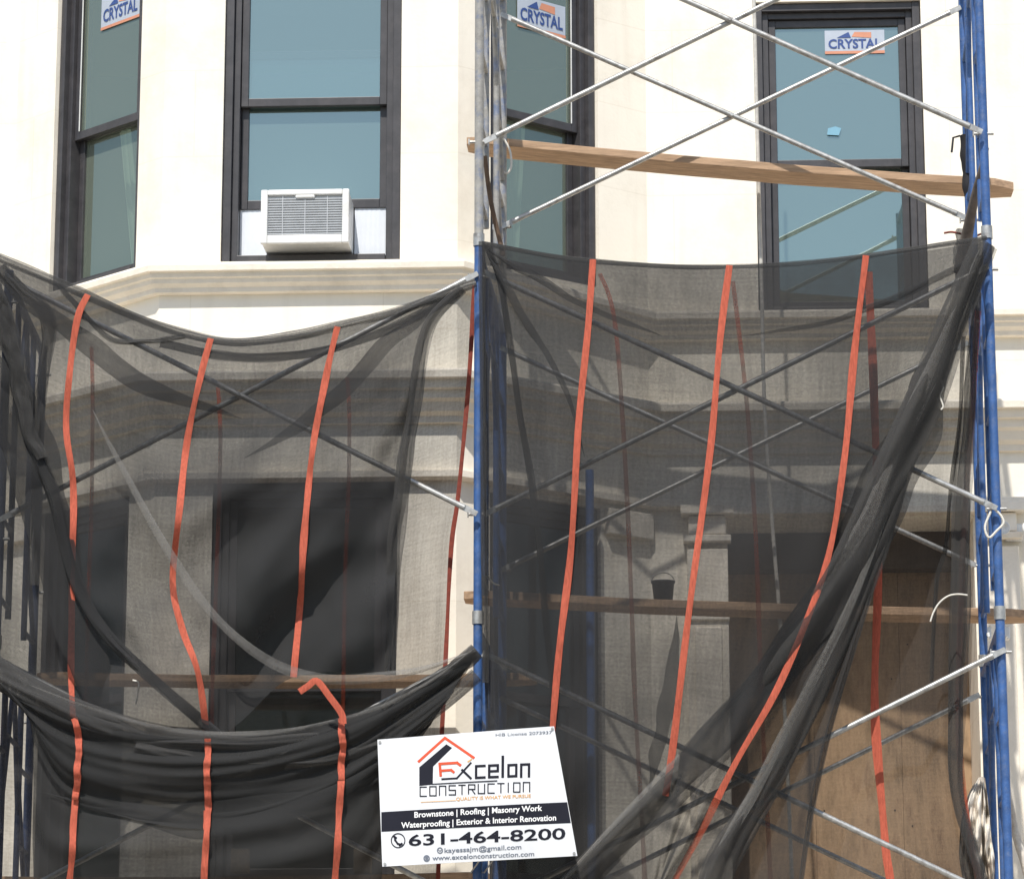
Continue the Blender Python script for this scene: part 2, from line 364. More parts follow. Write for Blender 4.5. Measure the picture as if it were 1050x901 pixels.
def window(i, o, raise_=0, sticker=None, bits=True, glass=None):
    glass=glass or GLASS
    s=SEG[i]; u0,u1,z0,z1=o
    m=MB(); g=.004
    for (w0,w1,d0,d1) in ((g,.05,.025,.16),(.05,.088,.06,.20)):
        s.box(m,u0+w0,u0+w1,d0,d1,z0+.002,z1-.002); s.box(m,u1-w1,u1-w0,d0,d1,z0+.002,z1-.002)
        s.box(m,u0+w1,u1-w1,d0+.003,d1,z1-w1,z1-w0-.001)
    s.box(m,u0+.088,u1-.088,.03,.20,z0+.002,z0+.045)
    fr=m.build('window',FRAME,house,bevel=.003)
    a,b=u0+.09,u1-.09; zb,zt=z0+.047,z1-.09; zm=(zb+zt)/2
    def sash(name,za,zc,d,rail_b,rail_t):
        m=MB(); st=.042
        s.box(m,a,a+st,d,d+.035,za,zc); s.box(m,b-st,b,d,d+.035,za,zc)
        s.box(m,a+st,b-st,d+.001,d+.034,za,za+rail_b); s.box(m,a+st,b-st,d+.001,d+.034,zc-rail_t,zc)
        m.build(name,FRAME,fr,bevel=.003)
        m=MB(); m.quad([s.p(a+st,d+.018,za+rail_b),s.p(b-st,d+.018,za+rail_b),s.p(b-st,d+.018,zc-rail_t),s.p(a+st,d+.018,zc-rail_t)])
        m.build('pane',glass,fr)
    sash('upper_sash',zm-.03,zt,.085,.05,.045)
    sash('lower_sash',zb+raise_,zm+.02+raise_,.130,.055,.045)
    if bits:   # light vinyl glazing bead seen on one side
        m=MB(); x=a+.043 if i!=3 else b-.049
        s.box(m,x,x+.006,.080,.0845,zm+.02,zt-.05); m.build('glazing_bead',WHITEP,fr)
    if sticker:
        c,zc,wd,h=sticker; m=MB()
        d=.0965
        m.quad([s.p(c,d,zc),s.p(c+wd,d,zc),s.p(c+wd,d,zc+h),s.p(c,d,zc+h)])
        m.cm=1; m.quad([s.p(c,d-.002,zc),s.p(c+wd,d-.002,zc),s.p(c+wd,d-.002,zc+.018),s.p(c,d-.002,zc+.018)])
        m.quad([s.p(c+wd*.45,d-.002,zc+h*.72),s.p(c+wd*.78,d-.002,zc+h*.66),s.p(c+wd*.78,d-.002,zc+h*.9),s.p(c+wd*.5,d-.002,zc+h*.92)])
        m.cm=2
        text_mesh(m,'CRYSTAL',lambda u,v:s.p(c+wd*(.06+.88*u),d-.003,zc+h*(.24+.38*v)),bold=.025)
        m.quad([s.p(c+wd*.20,d-.003,zc+h*.68),s.p(c+wd*.44,d-.003,zc+h*.68),s.p(c+wd*.40,d-.003,zc+h*.92),s.p(c+wd*.30,d-.003,zc+h*.80)])
        m.build('sticker',[STW,STO,STB],fr)
    return fr
W1=window(1,OPEN[1][0],0,(.665,8.25,.36,.20),glass=GLASS_C); 
W2=window(2,OPEN[2][0],.30,None,False)
W3=window(3,OPEN[3][0],0,(.50,8.18,.36,.20),glass=GLASS_C); 
W4=window(4,OPEN[4][0],0,(rw0+.43,8.185,.36,.15),False)
for wdw,lab in ((W1,'narrow black framed window on the left slanted side of the bay'),(W2,'black framed sash window in the bay front, raised over an air conditioner'),
              (W3,'narrow black framed window on the right slanted side of the bay'),(W4,'tall black framed window in the flat wall right of the bay')): wdw['label']=lab
for i in (1,2,3): window(i,OPEN[i][1],0,None,False,GLASS_D)
# small blue tags left on panes
for (i,px,py,pl) in ((4,855,135,W4),):
    q=P(px,py,YW+.09); m=MB(); m.quad([q+Vector((-.04,0,-.02)),q+Vector((.03,0,-.025)),q+Vector((.045,0,.02)),q+Vector((.01,0,.032)),q+Vector((-.035,0,.02))]); m.build('film_tag',FILM,pl)
# pale curtain strips indoors
CURT=mat('pale_curtain',(.62,.68,.62),.9)
def curtain(i,u0,u1,zt,zb,lean):
    m=MB(); s=SEG[i]; rows=[]
    for k in range(14):
        t=k/13; rows.append([s.p(u0+(u1-u0)*j/8+lean*t, .35+.02*sin(j*2.1), zt+(zb-zt)*t) for j in range(9)])
    m.grid(rows); m.build('curtain',CURT,house)
curtain(1,.56,.68,7.7,6.4,.22); curtain(3,.62,.74,7.7,6.4,-.08)

# door opening: plywood boards at the back of the recess
def plywood():
    xs=[XW(748,700),XW(838,700),XW(930,700),XW(1003,700)]
    labs=['brown plywood board at the left of the boarded doorway','brown plywood board in the middle of the boarded doorway','brown plywood board at the right of the boarded doorway']
    for k in range(3):
        m=MB(); m.box(xs[k]+.001,xs[k+1]-.001,YW+.57+.006*k,YW+.60+.006*k,.9,5.28)
        m.cm=1
        for q in range(4):
            z=1.75+q*.93+.13*sin(q*5+k*3)
            for x in (xs[k]+.05,xs[k+1]-.05):
                m.box(x-.004,x+.004,YW+.566+.006*k,YW+.569+.006*k,z,z+.008)
        tag(m.build('plywood_board',[PLY,BLACK]),labs[k],'plywood board','plywood boards closing the doorway')
plywood()

# ------------------------------------------------------------------ air conditioner
def ac():
    c=P(313,257,YB-.12); z0=up_z0+.045; 
    x0,x1=P(268.5,230,YB-.13).x,P(357.5,230,YB-.13).x; yf=YB-.16; z1=z0+.325
    t=thing('air_conditioner',((x0+x1)/2,YB,z0),'white window air conditioner sitting in the raised sash of the bay front window','air conditioner')
    m=MB(); b=.035
    m.box(x0,x1,yf+.03,YB+.35,z0+.02,z1)                                   # body
    m.box(x0-.004,x0+b,yf,yf+.028,z0+.012,z1+.004); m.box(x1-b,x1+.004,yf,yf+.028,z0+.012,z1+.004)
    m.box(x0+b,x1-b,yf+.001,yf+.027,z1-.028,z1+.004); m.box(x0+b,x1-b,yf+.001,yf+.027,z0+.012,z0+.062)
    xm=(x0+x1)/2; m.box(xm-.055,xm+.055,yf+.0005,yf+.026,z1-.046,z1-.0285)
    m.build('housing',WHITEP,t,bevel=.006)
    m=MB(); m.box(x0+b,x1-b,yf+.022,yf+.029,z0+.062,z1-.028)
    n=15
    for k in range(n):
        z=z0+.068+k*(z1-z0-.105)/n; m.hexa([(x0+b,yf+.012,z),(x1-b,yf+.012,z),(x1-b,yf+.021,z+.004),(x0+b,yf+.021,z+.004),(x0+b,yf+.012,z+.005),(x1-b,yf+.012,z+.005),(x1-b,yf+.021,z+.009),(x0+b,yf+.021,z+.009)])
    for k in (.2,.5,.8):
        x=x0+b+(x1-x0-2*b)*k; m.box(x-.002,x+.002,yf+.010,yf+.0118,z0+.062,z1-.028)
    m.build('grille',GRILLE,t)
    s=SEG[2]; o=OPEN[2][0]
    for a,b_ in ((o[0]+.09+PATH[2].x,x0-.006),(x1+.006,o[1]-.09+PATH[2].x)):
        m=MB(); n=max(3,int((b_-a)/.014))
        rows=[[(a+(b_-a)*j/n, YB+.14+(.0012 if j%2 else 0), z) for j in range(n+1)] for z in (z0+.005,z1+.01)]
        m.grid(rows,False); m.build('side_panel',PANEL,t)
ac()

# ------------------------------------------------------------------ scaffold
ZJ=6.17; H=1.93
XM,XR,XL=-.985,1.565,-3.375
XMb,XRb,XLb=-.95,1.625,-3.50
def frame(xf,xb,z,label,mt,group='welded end frames of the scaffold'):
    t=thing('scaffold_section',(xf,YF,z),label,'scaffolding',group)
    r=.0213; rp=.0230
    for (x,y) in ((xf,YF),(xb,YK)):
        m=MB(); m.tube([(x,y,z+.012),(x,y,z+H-.012)],rp,16); m.build('post',mt,t)
        m=MB(); m.tube([(x,y,z-.02),(x,y,z+.045)],.0285,16); m.build('coupling_sleeve',GALV,t)
        for h in (.53,1.75):
            m=MB(); m.tube([(x-.05,y-.005,z+h),(x+.05,y-.005,z+h)],.008,8); m.box(x-.054,x-.048,y-.017,y+.007,z+h-.014,z+h+.014); m.build('brace_stud',GALV,t)
    def at(k,h): return (xf+(xb-xf)*k, YF+(YK-YF)*k, z+h)
    m=MB(); m.tube([at(.014,1.87),at(.986,1.87)],r,12); m.build('top_bar',mt,t)
    for (k0,k1,h) in ((.30,.70,1.55),(.02,.27,.25),(.73,.98,.25),(.735,.985,.65),(.735,.985,1.05),(.735,.985,1.45),(.015,.265,.65),(.015,.265,1.05),(.015,.265,1.45)):
        m=MB(); m.tube([at(k0,h),at(k1,h)],.0125,8); m.build('rung',mt,t)
    for k in (.28,.72):
        m=MB(); m.tube([at(k,.20),at(k,1.85)],.0165,10); m.build('inner_leg',mt,t)
    
    for a_,b_ in ((at(.28,1.2),at(.495,1.85)),(at(.72,1.2),at(.505,1.85)),(at(.72,.75),at(.985,.28)),(at(.72,1.35),at(.985,.8))):
        m=MB(); m.tube([a_,b_],.0135,8); m.build('gusset_bar',mt,t)
    return t
LIFT={0:'top lift',-1:'second lift down, behind the netting',-2:'third lift down, behind the sign',-3:'ground lift'}
for k,nm in ((0,'topmost'),(-1,'upper of those behind netting'),(-2,'second behind netting'),(-3,'lowest, standing on the pavement')):
    z=ZJ+k*H
    frame(XM,XMb,z,'worn grey and blue scaffold frame between the two nets, '+nm if k==0 else 'blue scaffold frame between the two nets, '+nm, BLUE_OLD if k==0 else BLUE)
    frame(XR,XRb,z,'bright blue scaffold frame at the right edge, '+nm,BLUE)
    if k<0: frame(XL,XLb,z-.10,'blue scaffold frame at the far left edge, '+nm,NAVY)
zb=ZJ-3*H
for (x,y,wd) in ((XM,YF,'front middle'),(XMb,YK,'back middle'),(XR,YF,'front right'),(XRb,YK,'back right'),(XL,YF,'front left'),(XLb,YK,'back left')):
    zb=ZJ-3*H-(.10 if x<-3 else 0)
    t=thing('base_jack',(x,y,0),'steel screw jack and base plate under the '+wd+' scaffold post','base jack','scaffold base jacks')
    m=MB(); m.box(x-.08,x+.08,y-.08,y+.08,.002,.012); m.build('base_plate',GALV,t)
    m=MB(); m.tube([(x,y,.012),(x,y,zb-.022)],.017,10); m.build('screw',GALV,t)

def brace(xa,xb,y,z,label,pin=.0,dy=-.035,group='cross braces of the scaffold'):
    y=y+dy; zl,zh=z+.53,z+1.75
    t=thing('cross_brace',((xa+xb)/2,y,(zl+zh)/2),label,'cross brace',group)
    for (p,q,o) in (((xa,zl),(xb,zh),0),((xa,zh),(xb,zl),-.026)):
        a=Vector((p[0],y+o,p[1])); b=Vector((q[0],y+o,q[1])); d=(b-a).normalized()
        m=MB(); m.tube([a+d*.05,b-d*.05],.0145,10)
        for e,s_ in ((a,1),(b,-1)):
            n=Vector((-d.z,0,d.x)); c0=e+d*s_*-.02; c1=e+d*s_*.07
            m.hexa([c0-n*.013+Vector((0,-.004,0)),c1-n*.016+Vector((0,-.004,0)),c1-n*.016+Vector((0,.004,0)),c0-n*.013+Vector((0,.004,0)),
                    c0+n*.013+Vector((0,-.004,0)),c1+n*.016+Vector((0,-.004,0)),c1+n*.016+Vector((0,.004,0)),c0+n*.013+Vector((0,.004,0))])
        m.build('brace_bar',GALV,t)
    c=Vector(((xa+xb)/2,y,(zl+zh)/2)); m=MB(); m.tube([c+Vector((0,-.045,0)),c+Vector((0,.016,0))],.009,8); m.build('pivot_bolt',GALV,t)
def bx(k,a,b,y,lab): brace(a,b,y,ZJ+k*H,lab)
bx(0,XM+.045,XR-.03,YF,'silver cross brace in front of the right hand window, nearer the street')
bx(0,XMb+.01,XRb-.03,YK,'silver cross brace in front of the right hand window, nearer the wall')
bx(-1,XM+.045,XR-.02,YF,'long cross brace behind the right net, its bare end poking out at the right')
bx(-1,XMb+.01,XRb-.05,YK,'cross brace behind the right net, nearer the wall')
bx(-2,XM+.045,XR-.0,YF,'cross brace low behind the right net, crossing in front of the plywood')
bx(-1,XL+.02,XM-.02,YF,'cross brace behind the upper left net with its end bare beside the middle post')
bx(-2,XL+.02,XM-.02,YF,'cross brace behind the lower left net beside the sign')
bx(-2,XMb+.01,XRb-.05,YK,'cross brace low behind the right net, nearer the wall')
bx(-3,XM+.045,XR,YF,'cross brace of the ground lift under the right net')
bx(-3,XL+.02,XM-.02,YF,'cross brace of the ground lift under the left net')

def plank(p0,p1,wd,th,label,y0,clip=True):
    """p0,p1 world end points of the front top edge"""
    a=Vector(p0); b=Vector(p1); d=(b-a); L=d.length; d.normalize(); m=MB(); n=28; rows=[]
    upv=Vector((0,0,1)); 
    for i in range(n+1):
        t=i/n; c=a+d*L*t+upv*(-.018*sin(pi*t)+.003*noise.noise(Vector((t*9,a.z,0))))
        e=.10*max(0,1-t*n/1.0)*0
        w0=.0; cut=.05 if i in (0,n) else 0
        rows.append([c+Vector((0,cut,0)),c+Vector((0,wd-cut,0)),c+Vector((0,wd-cut,-th)),c+Vector((0,cut,-th))])
    rows2=[]
    m.grid(rows,False,True); m.quad(rows[0][::-1]); m.quad(rows[-1])
    return tag(m.build('scaffold_plank',WOOD,bevel=.004),label,'plank','wooden planks lying across the scaffold')
plank(P(478,138,YK+.03),P(1040,184,YK+.03),.24,.045,'bare wooden plank sloping across in front of the upper windows',0)
plank(P(475,604,YK+.03),P(1058,624,YK+.03),.24,.045,'wooden plank running behind the right net at mid height',0)
plank(P(36,688,YK+.03),P(549,689,YK+.03),.24,.04,'wooden plank behind the left net with its end poking past the middle post',0)
plank(P(-60,897,YK-.35),P(500,893,YK-.35),.24,.045,'wooden plank low behind the lower left net carrying two timber blocks',0)
for px,lab in ((245,'small pale timber block on the low plank, left of the two'),(371,'small pale timber block on the low plank beside the sign, right of the two')):
    q=P(px,895,YK-.30); m=MB(); m.box(q.x-.045,q.x+.045,q.y,q.y+.09,q.z+.006,q.z+.13); tag(m.build('timber_block',mat('pale_timber',(.5,.38,.24),.8,var=.25,scale=9),bevel=.004),lab,'timber block','timber blocks on the low plank')
# bucket on the plank
q=P(680,607,YK+.14); q.z=P(680,611,YK+.03).z-.022; t=thing('bucket',q,'small dark bucket standing on the plank behind the right net','bucket')
m=MB(); rows=[]
for (h,r) in ((0.0,.048),(.0,.050),(.10,.060),(.105,.065),(.115,.065),(.115,.058),(.01,.046)):
    rows.append([q+Vector((cos(a*pi/10)*r,sin(a*pi/10)*r,h+.008)) for a in range(20)])
m.grid(rows,True,True); m.quad(rows[0][::-1]); m.quad(rows[-1]); m.build('pail',BUCKET,t)
m=MB(); m.tube([q+Vector((cos(a*pi/12)*.064,0,.112+sin(a*pi/12)*.06)) for a in range(13)],.003,6); m.build('handle',GALV,t)
# blue pole against the bay's right side
a=P(607,930,YW-.5); b=P(608,482,YW-.5)
m=MB(); m.tube([(a.x,YW-.52,0.0),(a.x,YW-.50,b.z)],.024,12); m.tube([(a.x,YW-.52,0),(a.x,YW-.52,.01)],.06,12); tag(m.build('steel_pole',BLUE),'slim blue steel pole standing near the wall behind the right net','pole')

# ------------------------------------------------------------------ netting
def resurf(curves, us, nv):
    C=[spline([(x,y,0) for x,y in c],nv) for c in curves]
    def S(u,v):
        v=min(max(v,0),1); j=v*(nv-1); j0=min(int(j),nv-2); tj=j-j0
        pts=[c[j0].lerp(c[j0+1],tj) for c in C]
        k=0
        while k<len(us)-2 and us[k+1]<u: k+=1
        # Catmull-Rom in u (non-uniform treated as uniform)
        t=(u-us[k])/(us[k+1]-us[k]); g=lambda i: pts[min(max(i,0),len(pts)-1)]
        a,b,c,d=g(k-1),g(k),g(k+1),g(k+2)
        return .5*((2*b)+(c-a)*t+(2*a-5*b+4*c-d)*t*t+(3*b-a-3*c+d)*t**3)
    return S
def fold_noise(u,v,seed,amp,dirs):
    s=0
    for (fu,fv,w_,sk) in dirs:
        s+=w_*noise.noise(Vector((u*fu+sk*v, v*fv, seed)))
    return s*amp
def make_net(name_part, parent, curves, us, Y0, mt, seed, amp=.05, bulge=.0, nu=130, nv=150, topamp=.3, dirs=((5,1.2,1,0),(12,2.5,.45,3),(22,5,.2,-4),(6,9,.3,2)), vmax=1):
    S=resurf(curves,us,60)
    def W(u,v,off=0):
        q=S(u,v); e=min(1,topamp+v*3)
        y=Y0-bulge*sin(pi*min(1,max(0,u)))*sin(pi*min(1,v*.9+.05))+fold_noise(u,v,seed,amp,dirs)*e
        dx=fold_noise(u,v,seed+9,2.2,((9,4,1,0),))*min(1,v*4)
        return P(q.x+dx,q.y,y-off)
    m=MB(); rows=[[W(us[0]+(us[-1]-us[0])*i/nu, vmax*j/nv) for i in range(nu+1)] for j in range(nv+1)]
    m.grid(rows); o=m.build(name_part,mt,parent)
    uvl=o.data.uv_layers.new(name='UVMap'); LU=abs((rows[nv//2][-1]-rows[nv//2][0]).length); LV=sum((rows[j+1][nu//2]-rows[j][nu//2]).length for j in range(nv))
    for lp in o.data.loops:
        vi=lp.vertex_index; i=vi%(nu+1); j=vi//(nu+1); uvl.data[lp.index].uv=(i/nu*LU+seed, j/nv*LV)
    return o,W
def strap(W,u,parent,mt,v0=0,v1=1,wd=.032,n=110,off=.012,seed=0,cap=None):
    m=MB(); rows=[]
    for k in range(n+1):
        v=v0+(v1-v0)*k/n; p=W(u,v,off); q=W(u,min(1,v+.01),off)-W(u,max(0,v-.01),off); q.normalize()
        a=Vector((0,-1,0)).cross(q); a.normalize()
        tw=1+.28*noise.noise(Vector((v*9,seed,3))); rows.append([p-a*wd/2*tw,p+Vector((0,-.004,0)),p+a*wd/2*tw])
    m.grid(rows); o=m.build('strap',mt,parent); uvl=o.data.uv_layers.new(name='UVMap')
    for lp in o.data.loops: uvl.data[lp.index].uv=(lp.vertex_index%3*.02,lp.vertex_index//3*.03)
    return o
def strap_px(pts,Y,parent,mt,wd=.032,n=30):
    m=MB(); rows=[]; sp=spline([P(x,y,Y) for x,y in pts],n)
    for k,p in enumerate(sp):
        q=(sp[min(k+1,n-1)]-sp[max(k-1,0)]).normalized(); a=Vector((0,-1,0)).cross(q).normalized(); rows.append([p-a*wd/2,p+Vector((0,-.004,0)),p+a*wd/2])
    m.grid(rows); return m.build('strap',mt,parent)
def fold(pts,Y,parent,wpx,mt=None,seed=0,name='fold',layers=2,n=110,fr=2.4):
    """a gathered band of netting: stacked pleated sheets, loose and uneven at the edges"""
    mt=mt or NETD; m=MB(); K=26; uvs=[]
    sp=spline([P(p[0],p[1],p[2] if len(p)>2 else Y) for p in pts],n)
    for q_ in range(layers):
        rows=[]; off=(q_-(layers-1)/2)
        for k,p in enumerate(sp):
            t=k/(n-1); q=(sp[min(k+1,n-1)]-sp[max(k-1,0)]).normalized(); a=Vector((0,-1,0)).cross(q).normalized()
            wv=(wpx(t) if callable(wpx) else wpx)/205/2
            w0=wv*(1+.45*noise.noise(Vector((t*7,seed,q_*5+1)))); w1=wv*(1+.45*noise.noise(Vector((t*7,seed+4,q_*5+3))))
            if layers==1:
                tp=min(1,t*5,(1-t)*5)**.7; w0*=tp+.02; w1*=tp+.02
            sh=wv*.35*noise.noise(Vector((t*5,seed+8,q_*3)))+off*wv*.22
            row=[]
            for i in range(K):
                e=i/(K-1)*2-1; x=e*(w1 if e>0 else w0)+sh
                ph=e*fr+2.5*noise.noise(Vector((t*4,seed,q_)))+q_
                dy=(.35 if layers==1 else 1)*wv*(.20*sin(ph)+.40*noise.noise(Vector((e*1.8,t*9,seed+q_*7)))-.65*(1-e*e))
                row.append(p+a*x+Vector((0,dy+off*wv*.35,0)))
                uvs.append((e*wv*1.5+seed+q_,t*n*.02))
            rows.append(row)
        m.grid(rows)
    o=m.build(name,mt,parent); uvl=o.data.uv_layers.new(name='UVMap')
    for lp in o.data.loops: uvl.data[lp.index].uv=uvs[lp.vertex_index]
    return o

# ---- right net
NR=thing('debris_net',P(750,262,YF),'black debris net with orange straps over the right scaffold bay, pulled aside above the plywood','debris net','debris nets hung on the scaffold')
YN=YF-.15
R_c=[[(494,247),(495,350),(496,500),(498,720),(503,800),(512,901),(516,950)],
     [(608,266),(603,340),(595,430),(585,560),(573,660),(567,740),(562,830),(556,901),(552,950)],
     [(748,272),(738,350),(728,450),(715,560),(700,680),(684,800),(670,870),(655,950)],
     [(888,262),(875,370),(866,470),(850,565),(825,640),(795,710),(755,780),(722,845),(690,905),(672,950)],
     [(1012,243),(988,310),(962,370),(932,470),(907,555),(880,645),(852,740),(832,825),(820,901),(815,950)]]
R_u=[0,.25,.5,.75,1]
fr_,WR=make_net('front_flap',NR,R_c,R_u,YN,NET,3.3,amp=.11,bulge=.10,topamp=.1)
B_c=[[(495,250),(497,500),(499,720),(504,901),(505,950)],
     [(610,268),(632,340),(645,560),(652,740),(660,901),(661,950)],
     [(750,275),(766,420),(775,560),(784,780),(789,901),(790,950)],
     [(890,265),(895,400),(901,560),(897,720),(907,860),(913,901),(918,950)],
     [(1010,248),(1000,400),(989,560),(984,740),(996,860),(1012,925),(1015,950)]]
bk_,WRB=make_net('back_flap',NR,B_c,R_u,YF+.16,NETB,8.1,amp=.08,bulge=-.05,topamp=.05,dirs=((7,.7,1,0),(18,1.5,.4,0),(5,5,.3,2)))
strap(WR,.25,NR,STRAP,0,.735,seed=1); strap(WR,.5,NR,STRAP,0,.80,seed=2); strap(WR,.75,NR,STRAP,0,.80,seed=3); strap(WR,.75,NR,STRAPB,.80,1,seed=3)
strap(WRB,.25,NR,STRAPB,.02,1,.022,seed=4); strap(WRB,.5,NR,STRAPB,.02,1,.022,seed=5); strap(WRB,.75,NR,STRAP,.02,1,.040,seed=6); strap(WRB,.992,NR,STRAPB,.1,1,.030,seed=7)
fold([(1010,250),(985,315),(957,385),(920,475),(893,540),(852,612),(796,688),(744,748),(692,805),(640,855),(597,898),(560,935)],YN-.04,NR,lambda t:16+22*sin(pi*min(1,t*.8+.12)),seed=2)
fold([(1000,280),(962,392),(932,460),(905,550),(880,615),(842,700),(800,780),(770,835),(742,885),(722,935)],YN-.02,NR,lambda t:12+14*t,seed=5)
fold([(985,300),(945,420),(905,510),(868,590),(815,668),(768,735)],YN-.0,NR,lambda t:8+46*sin(pi*t),seed=6,mt=NET,layers=1)
fold([(694,630),(690,690),(678,750),(664,815)],YN-.02,NR,lambda t:4+12*sin(pi*t),seed=8,mt=NET,layers=1)
fold([(500,256),(550,285),(610,318),(680,345)],YN-.02,NR,lambda t:10-6*t,seed=9,mt=NET,layers=1)
fold([(500,262),(540,330),(580,400),(600,470)],YN-.02,NR,lambda t:10-7*t,seed=10,mt=NET,layers=1)
fold([(1005,262),(930,300),(850,330),(760,345)],YN-.02,NR,lambda t:10-7*t,seed=16,mt=NET,layers=1)
fold([(1006,262),(975,350),(934,470),(908,556),(881,646),(853,740),(833,825),(821,901),(816,950)],YN-.01,NR,5,seed=7,name='hem')
fold([(499,252),(514,296),(530,400),(546,505),(553,560),(560,640),(572,745)],YN+.02,NR,6,seed=11)
fold([(496,250),(560,262),(610,268),(680,273),(750,274),(820,270),(890,262),(950,253),(1012,244)],YN+.03,NR,5,seed=12,name='top_hem')
fold([(494,248),(495,350),(496,500),(498,700)],YN+.0,NR,6,seed=14,name='hem')
fold([(988,236,YK-.06),(985,262,YK-.06),(987,300,YK-.06)],YK,NR,14,seed=15)
fold([(1003,300),(994,400),(988,500),(985,560),(984,640),(980,720),(979,790),(985,830),(995,860),(1008,905),(1012,950)],YF+.10,NR,lambda t:7+11*sin(pi*t),seed=17)
fold([(988,345),(984,430),(975,500),(970,560),(960,600),(955,700)],YF+.18,NR,4,seed=19)

fold([(1004,256),(978,318),(950,387),(912,475),(884,538),(842,608),(784,684),(733,742),(680,798),(628,848),(586,892),(548,930)],YN-.10,NR,lambda t:5+10*sin(pi*min(1,t*.8+.1)),seed=41,mt=NETL,layers=1)  # pale strip painting the lit edge of the big gathered fold
fold([(960,392),(929,458),(900,548),(874,615),(832,700),(790,780),(760,835),(732,885),(712,935)],YN-.07,NR,lambda t:5+7*t,seed=43,mt=NETL,layers=1)  # pale strip painting the lit edge of the second fold
# ---- upper left net
NL=thing('debris_net',P(240,350,YF),'black debris net with orange straps sagging across the left scaffold bay below the air conditioner','debris net','debris nets hung on the scaffold')
L_c=[[(-60,240),(-62,400),(-60,550),(-60,660)],
     [(90,302),(80,325),(72,380),(67,440),(74,500),(74,600),(73,680),(76,740)],
     [(216,347),(206,385),(192,450),(184,520),(177,595),(188,645),(204,690),(213,757)],
     [(346,335),(334,385),(322,450),(314,530),(308,610),(302,694)],
     [(474,296),(442,335),(428,395),(417,470),(407,560),(402,640),(400,692)]]
L_u=[0,.25,.5,.75,1]
_,WL=make_net('front_flap',NL,L_c,L_u,YN,NET,21.7,amp=.13,bulge=.06,topamp=.15,dirs=((4,2.5,1,3),(9,5,.5,6),(20,6,.2,-4),(5,9,.35,2)))
LB_c=[[(-60,242),(-60,500),(-60,950)],
     [(92,304),(95,420),(90,600),(88,740),(86,950)],
     [(219,349),(226,450),(222,600),(218,740),(216,950)],
     [(350,338),(358,420),(355,560),(350,740),(349,950)],
     [(488,292),(481,400),(470,510),(463,565),(457,700),(452,800),(448,950)]]
_,WLB=make_net('back_flap',NL,LB_c,L_u,YF+.16,NETB,30.2,amp=.08,bulge=-.04,topamp=.05,dirs=((7,.7,1,0),(18,1.5,.4,0),(5,5,.3,2)))
strap(WL,.25,NL,STRAP,0,1,seed=11); strap(WL,.5,NL,STRAP,0,1,seed=12); strap(WL,.75,NL,STRAP,0,1,seed=13)
for q,u in enumerate((.25,.5,.75)): strap(WLB,u,NL,STRAPB,.08,.66,.020,seed=14+q)
strap(WLB,.995,NL,STRAPD,0,1,.022,seed=18)
fold([(474,296),(440,335),(428,395),(416,470),(406,560),(402,640),(400,692)],YN-.01,NL,lambda t:10+4*sin(pi*t),seed=22,name='hem')
fold([(-30,252),(0,264),(60,290),(130,321),(190,342),(240,351),(300,345),(345,335),(400,321),(450,304),(488,290)],YN+.02,NL,9,seed=23,name='top_hem')
fold([(-20,300),(0,310),(28,440),(56,510),(80,600),(110,650),(150,690),(205,738),(250,775)],YN-.02,NL,lambda t:15-5*t,seed=25,mt=NET)
fold([(0,275),(25,300),(50,330),(40,420),(38,500),(36,600)],YN+.0,NL,lambda t:14-6*t,seed=26)
fold([(-10,290),(14,360),(30,440),(44,470)],YN-.05,NL,lambda t:22*(1-.5*t),seed=27)
fold([(60,292),(110,345),(150,350),(190,345)],YN+.0,NL,5,seed=28)
fold([(95,420),(112,455),(150,525),(195,600),(240,652),(290,684),(350,697),(420,688),(488,667)],YN-.15,NL,lambda t:7+4*t,seed=29,mt=NETL,layers=1)  # sagging hem with its highlight painted in as paler mesh
fold([(165,352),(240,366),(320,362),(400,338),(470,300)],YN+.05,NL,lambda t:9,seed=31)

fold([(-30,330),(10,420),(45,520),(70,620),(100,720),(120,780)],YN,NL,lambda t:60-30*t,seed=62,mt=NET,layers=1)
fold([(-30,262),(60,330),(150,395),(250,430)],YN+.02,NL,lambda t:16*sin(pi*t)+5,seed=63,mt=NET,layers=1)
fold([(470,300),(400,350),(330,420),(250,470)],YN+.02,NL,lambda t:13*sin(pi*t)+4,seed=64,mt=NET,layers=1)
# ---- lower left net
NB=thing('debris_net',P(240,760,YF),'second black debris net gathered in heavy swags low on the left bay beside the sign','debris net','debris nets hung on the scaffold')
D_c=[[(-60,672),(0,700),(30,735),(34,800),(33,910),(33,950)],
     [(76,736),(81,760),(79,800),(75,850),(71,901),(69,950)],
     [(213,757),(213,800),(212,850),(209,901),(208,950)],
     [(350,736),(351,775),(348,830),(344,901),(342,950)],
     [(489,668),(450,730),(412,790),(396,840),(392,901),(390,950)]]
YD=YF-.22
_,WD=make_net('netting_sheet',NB,D_c,L_u,YD,NETX,41.1,amp=.10,bulge=.05,topamp=.3,dirs=((2,3,1,2),(5,7,.4,5)))
HB=(760,822,850,820,745)
def cut(c,h,dy=0):
    sp=spline([(x,y,0) for x,y in c],80); k=max(j for j in range(80) if sp[j].y<=h)
    return [(sp[int(k*i/8)].x,sp[int(k*i/8)].y+dy) for i in range(9)]
D2=[cut(c,h) for c,h in zip(D_c,HB)]
_,WD2=make_net('doubled_flap',NB,D2,L_u,YD-.05,NETX,47.1,amp=.07,bulge=.03,topamp=.3,dirs=((2,3,1,2),(5,7,.4,5)))
D3=[cut(c,h-25,3) for c,h in zip(D_c,HB)]
make_net('inner_flap',NB,D3,L_u,YD+.08,NETB,53.1,amp=.05,bulge=.03,topamp=.4,dirs=((3,4,1,2),(6,9,.6,5)))
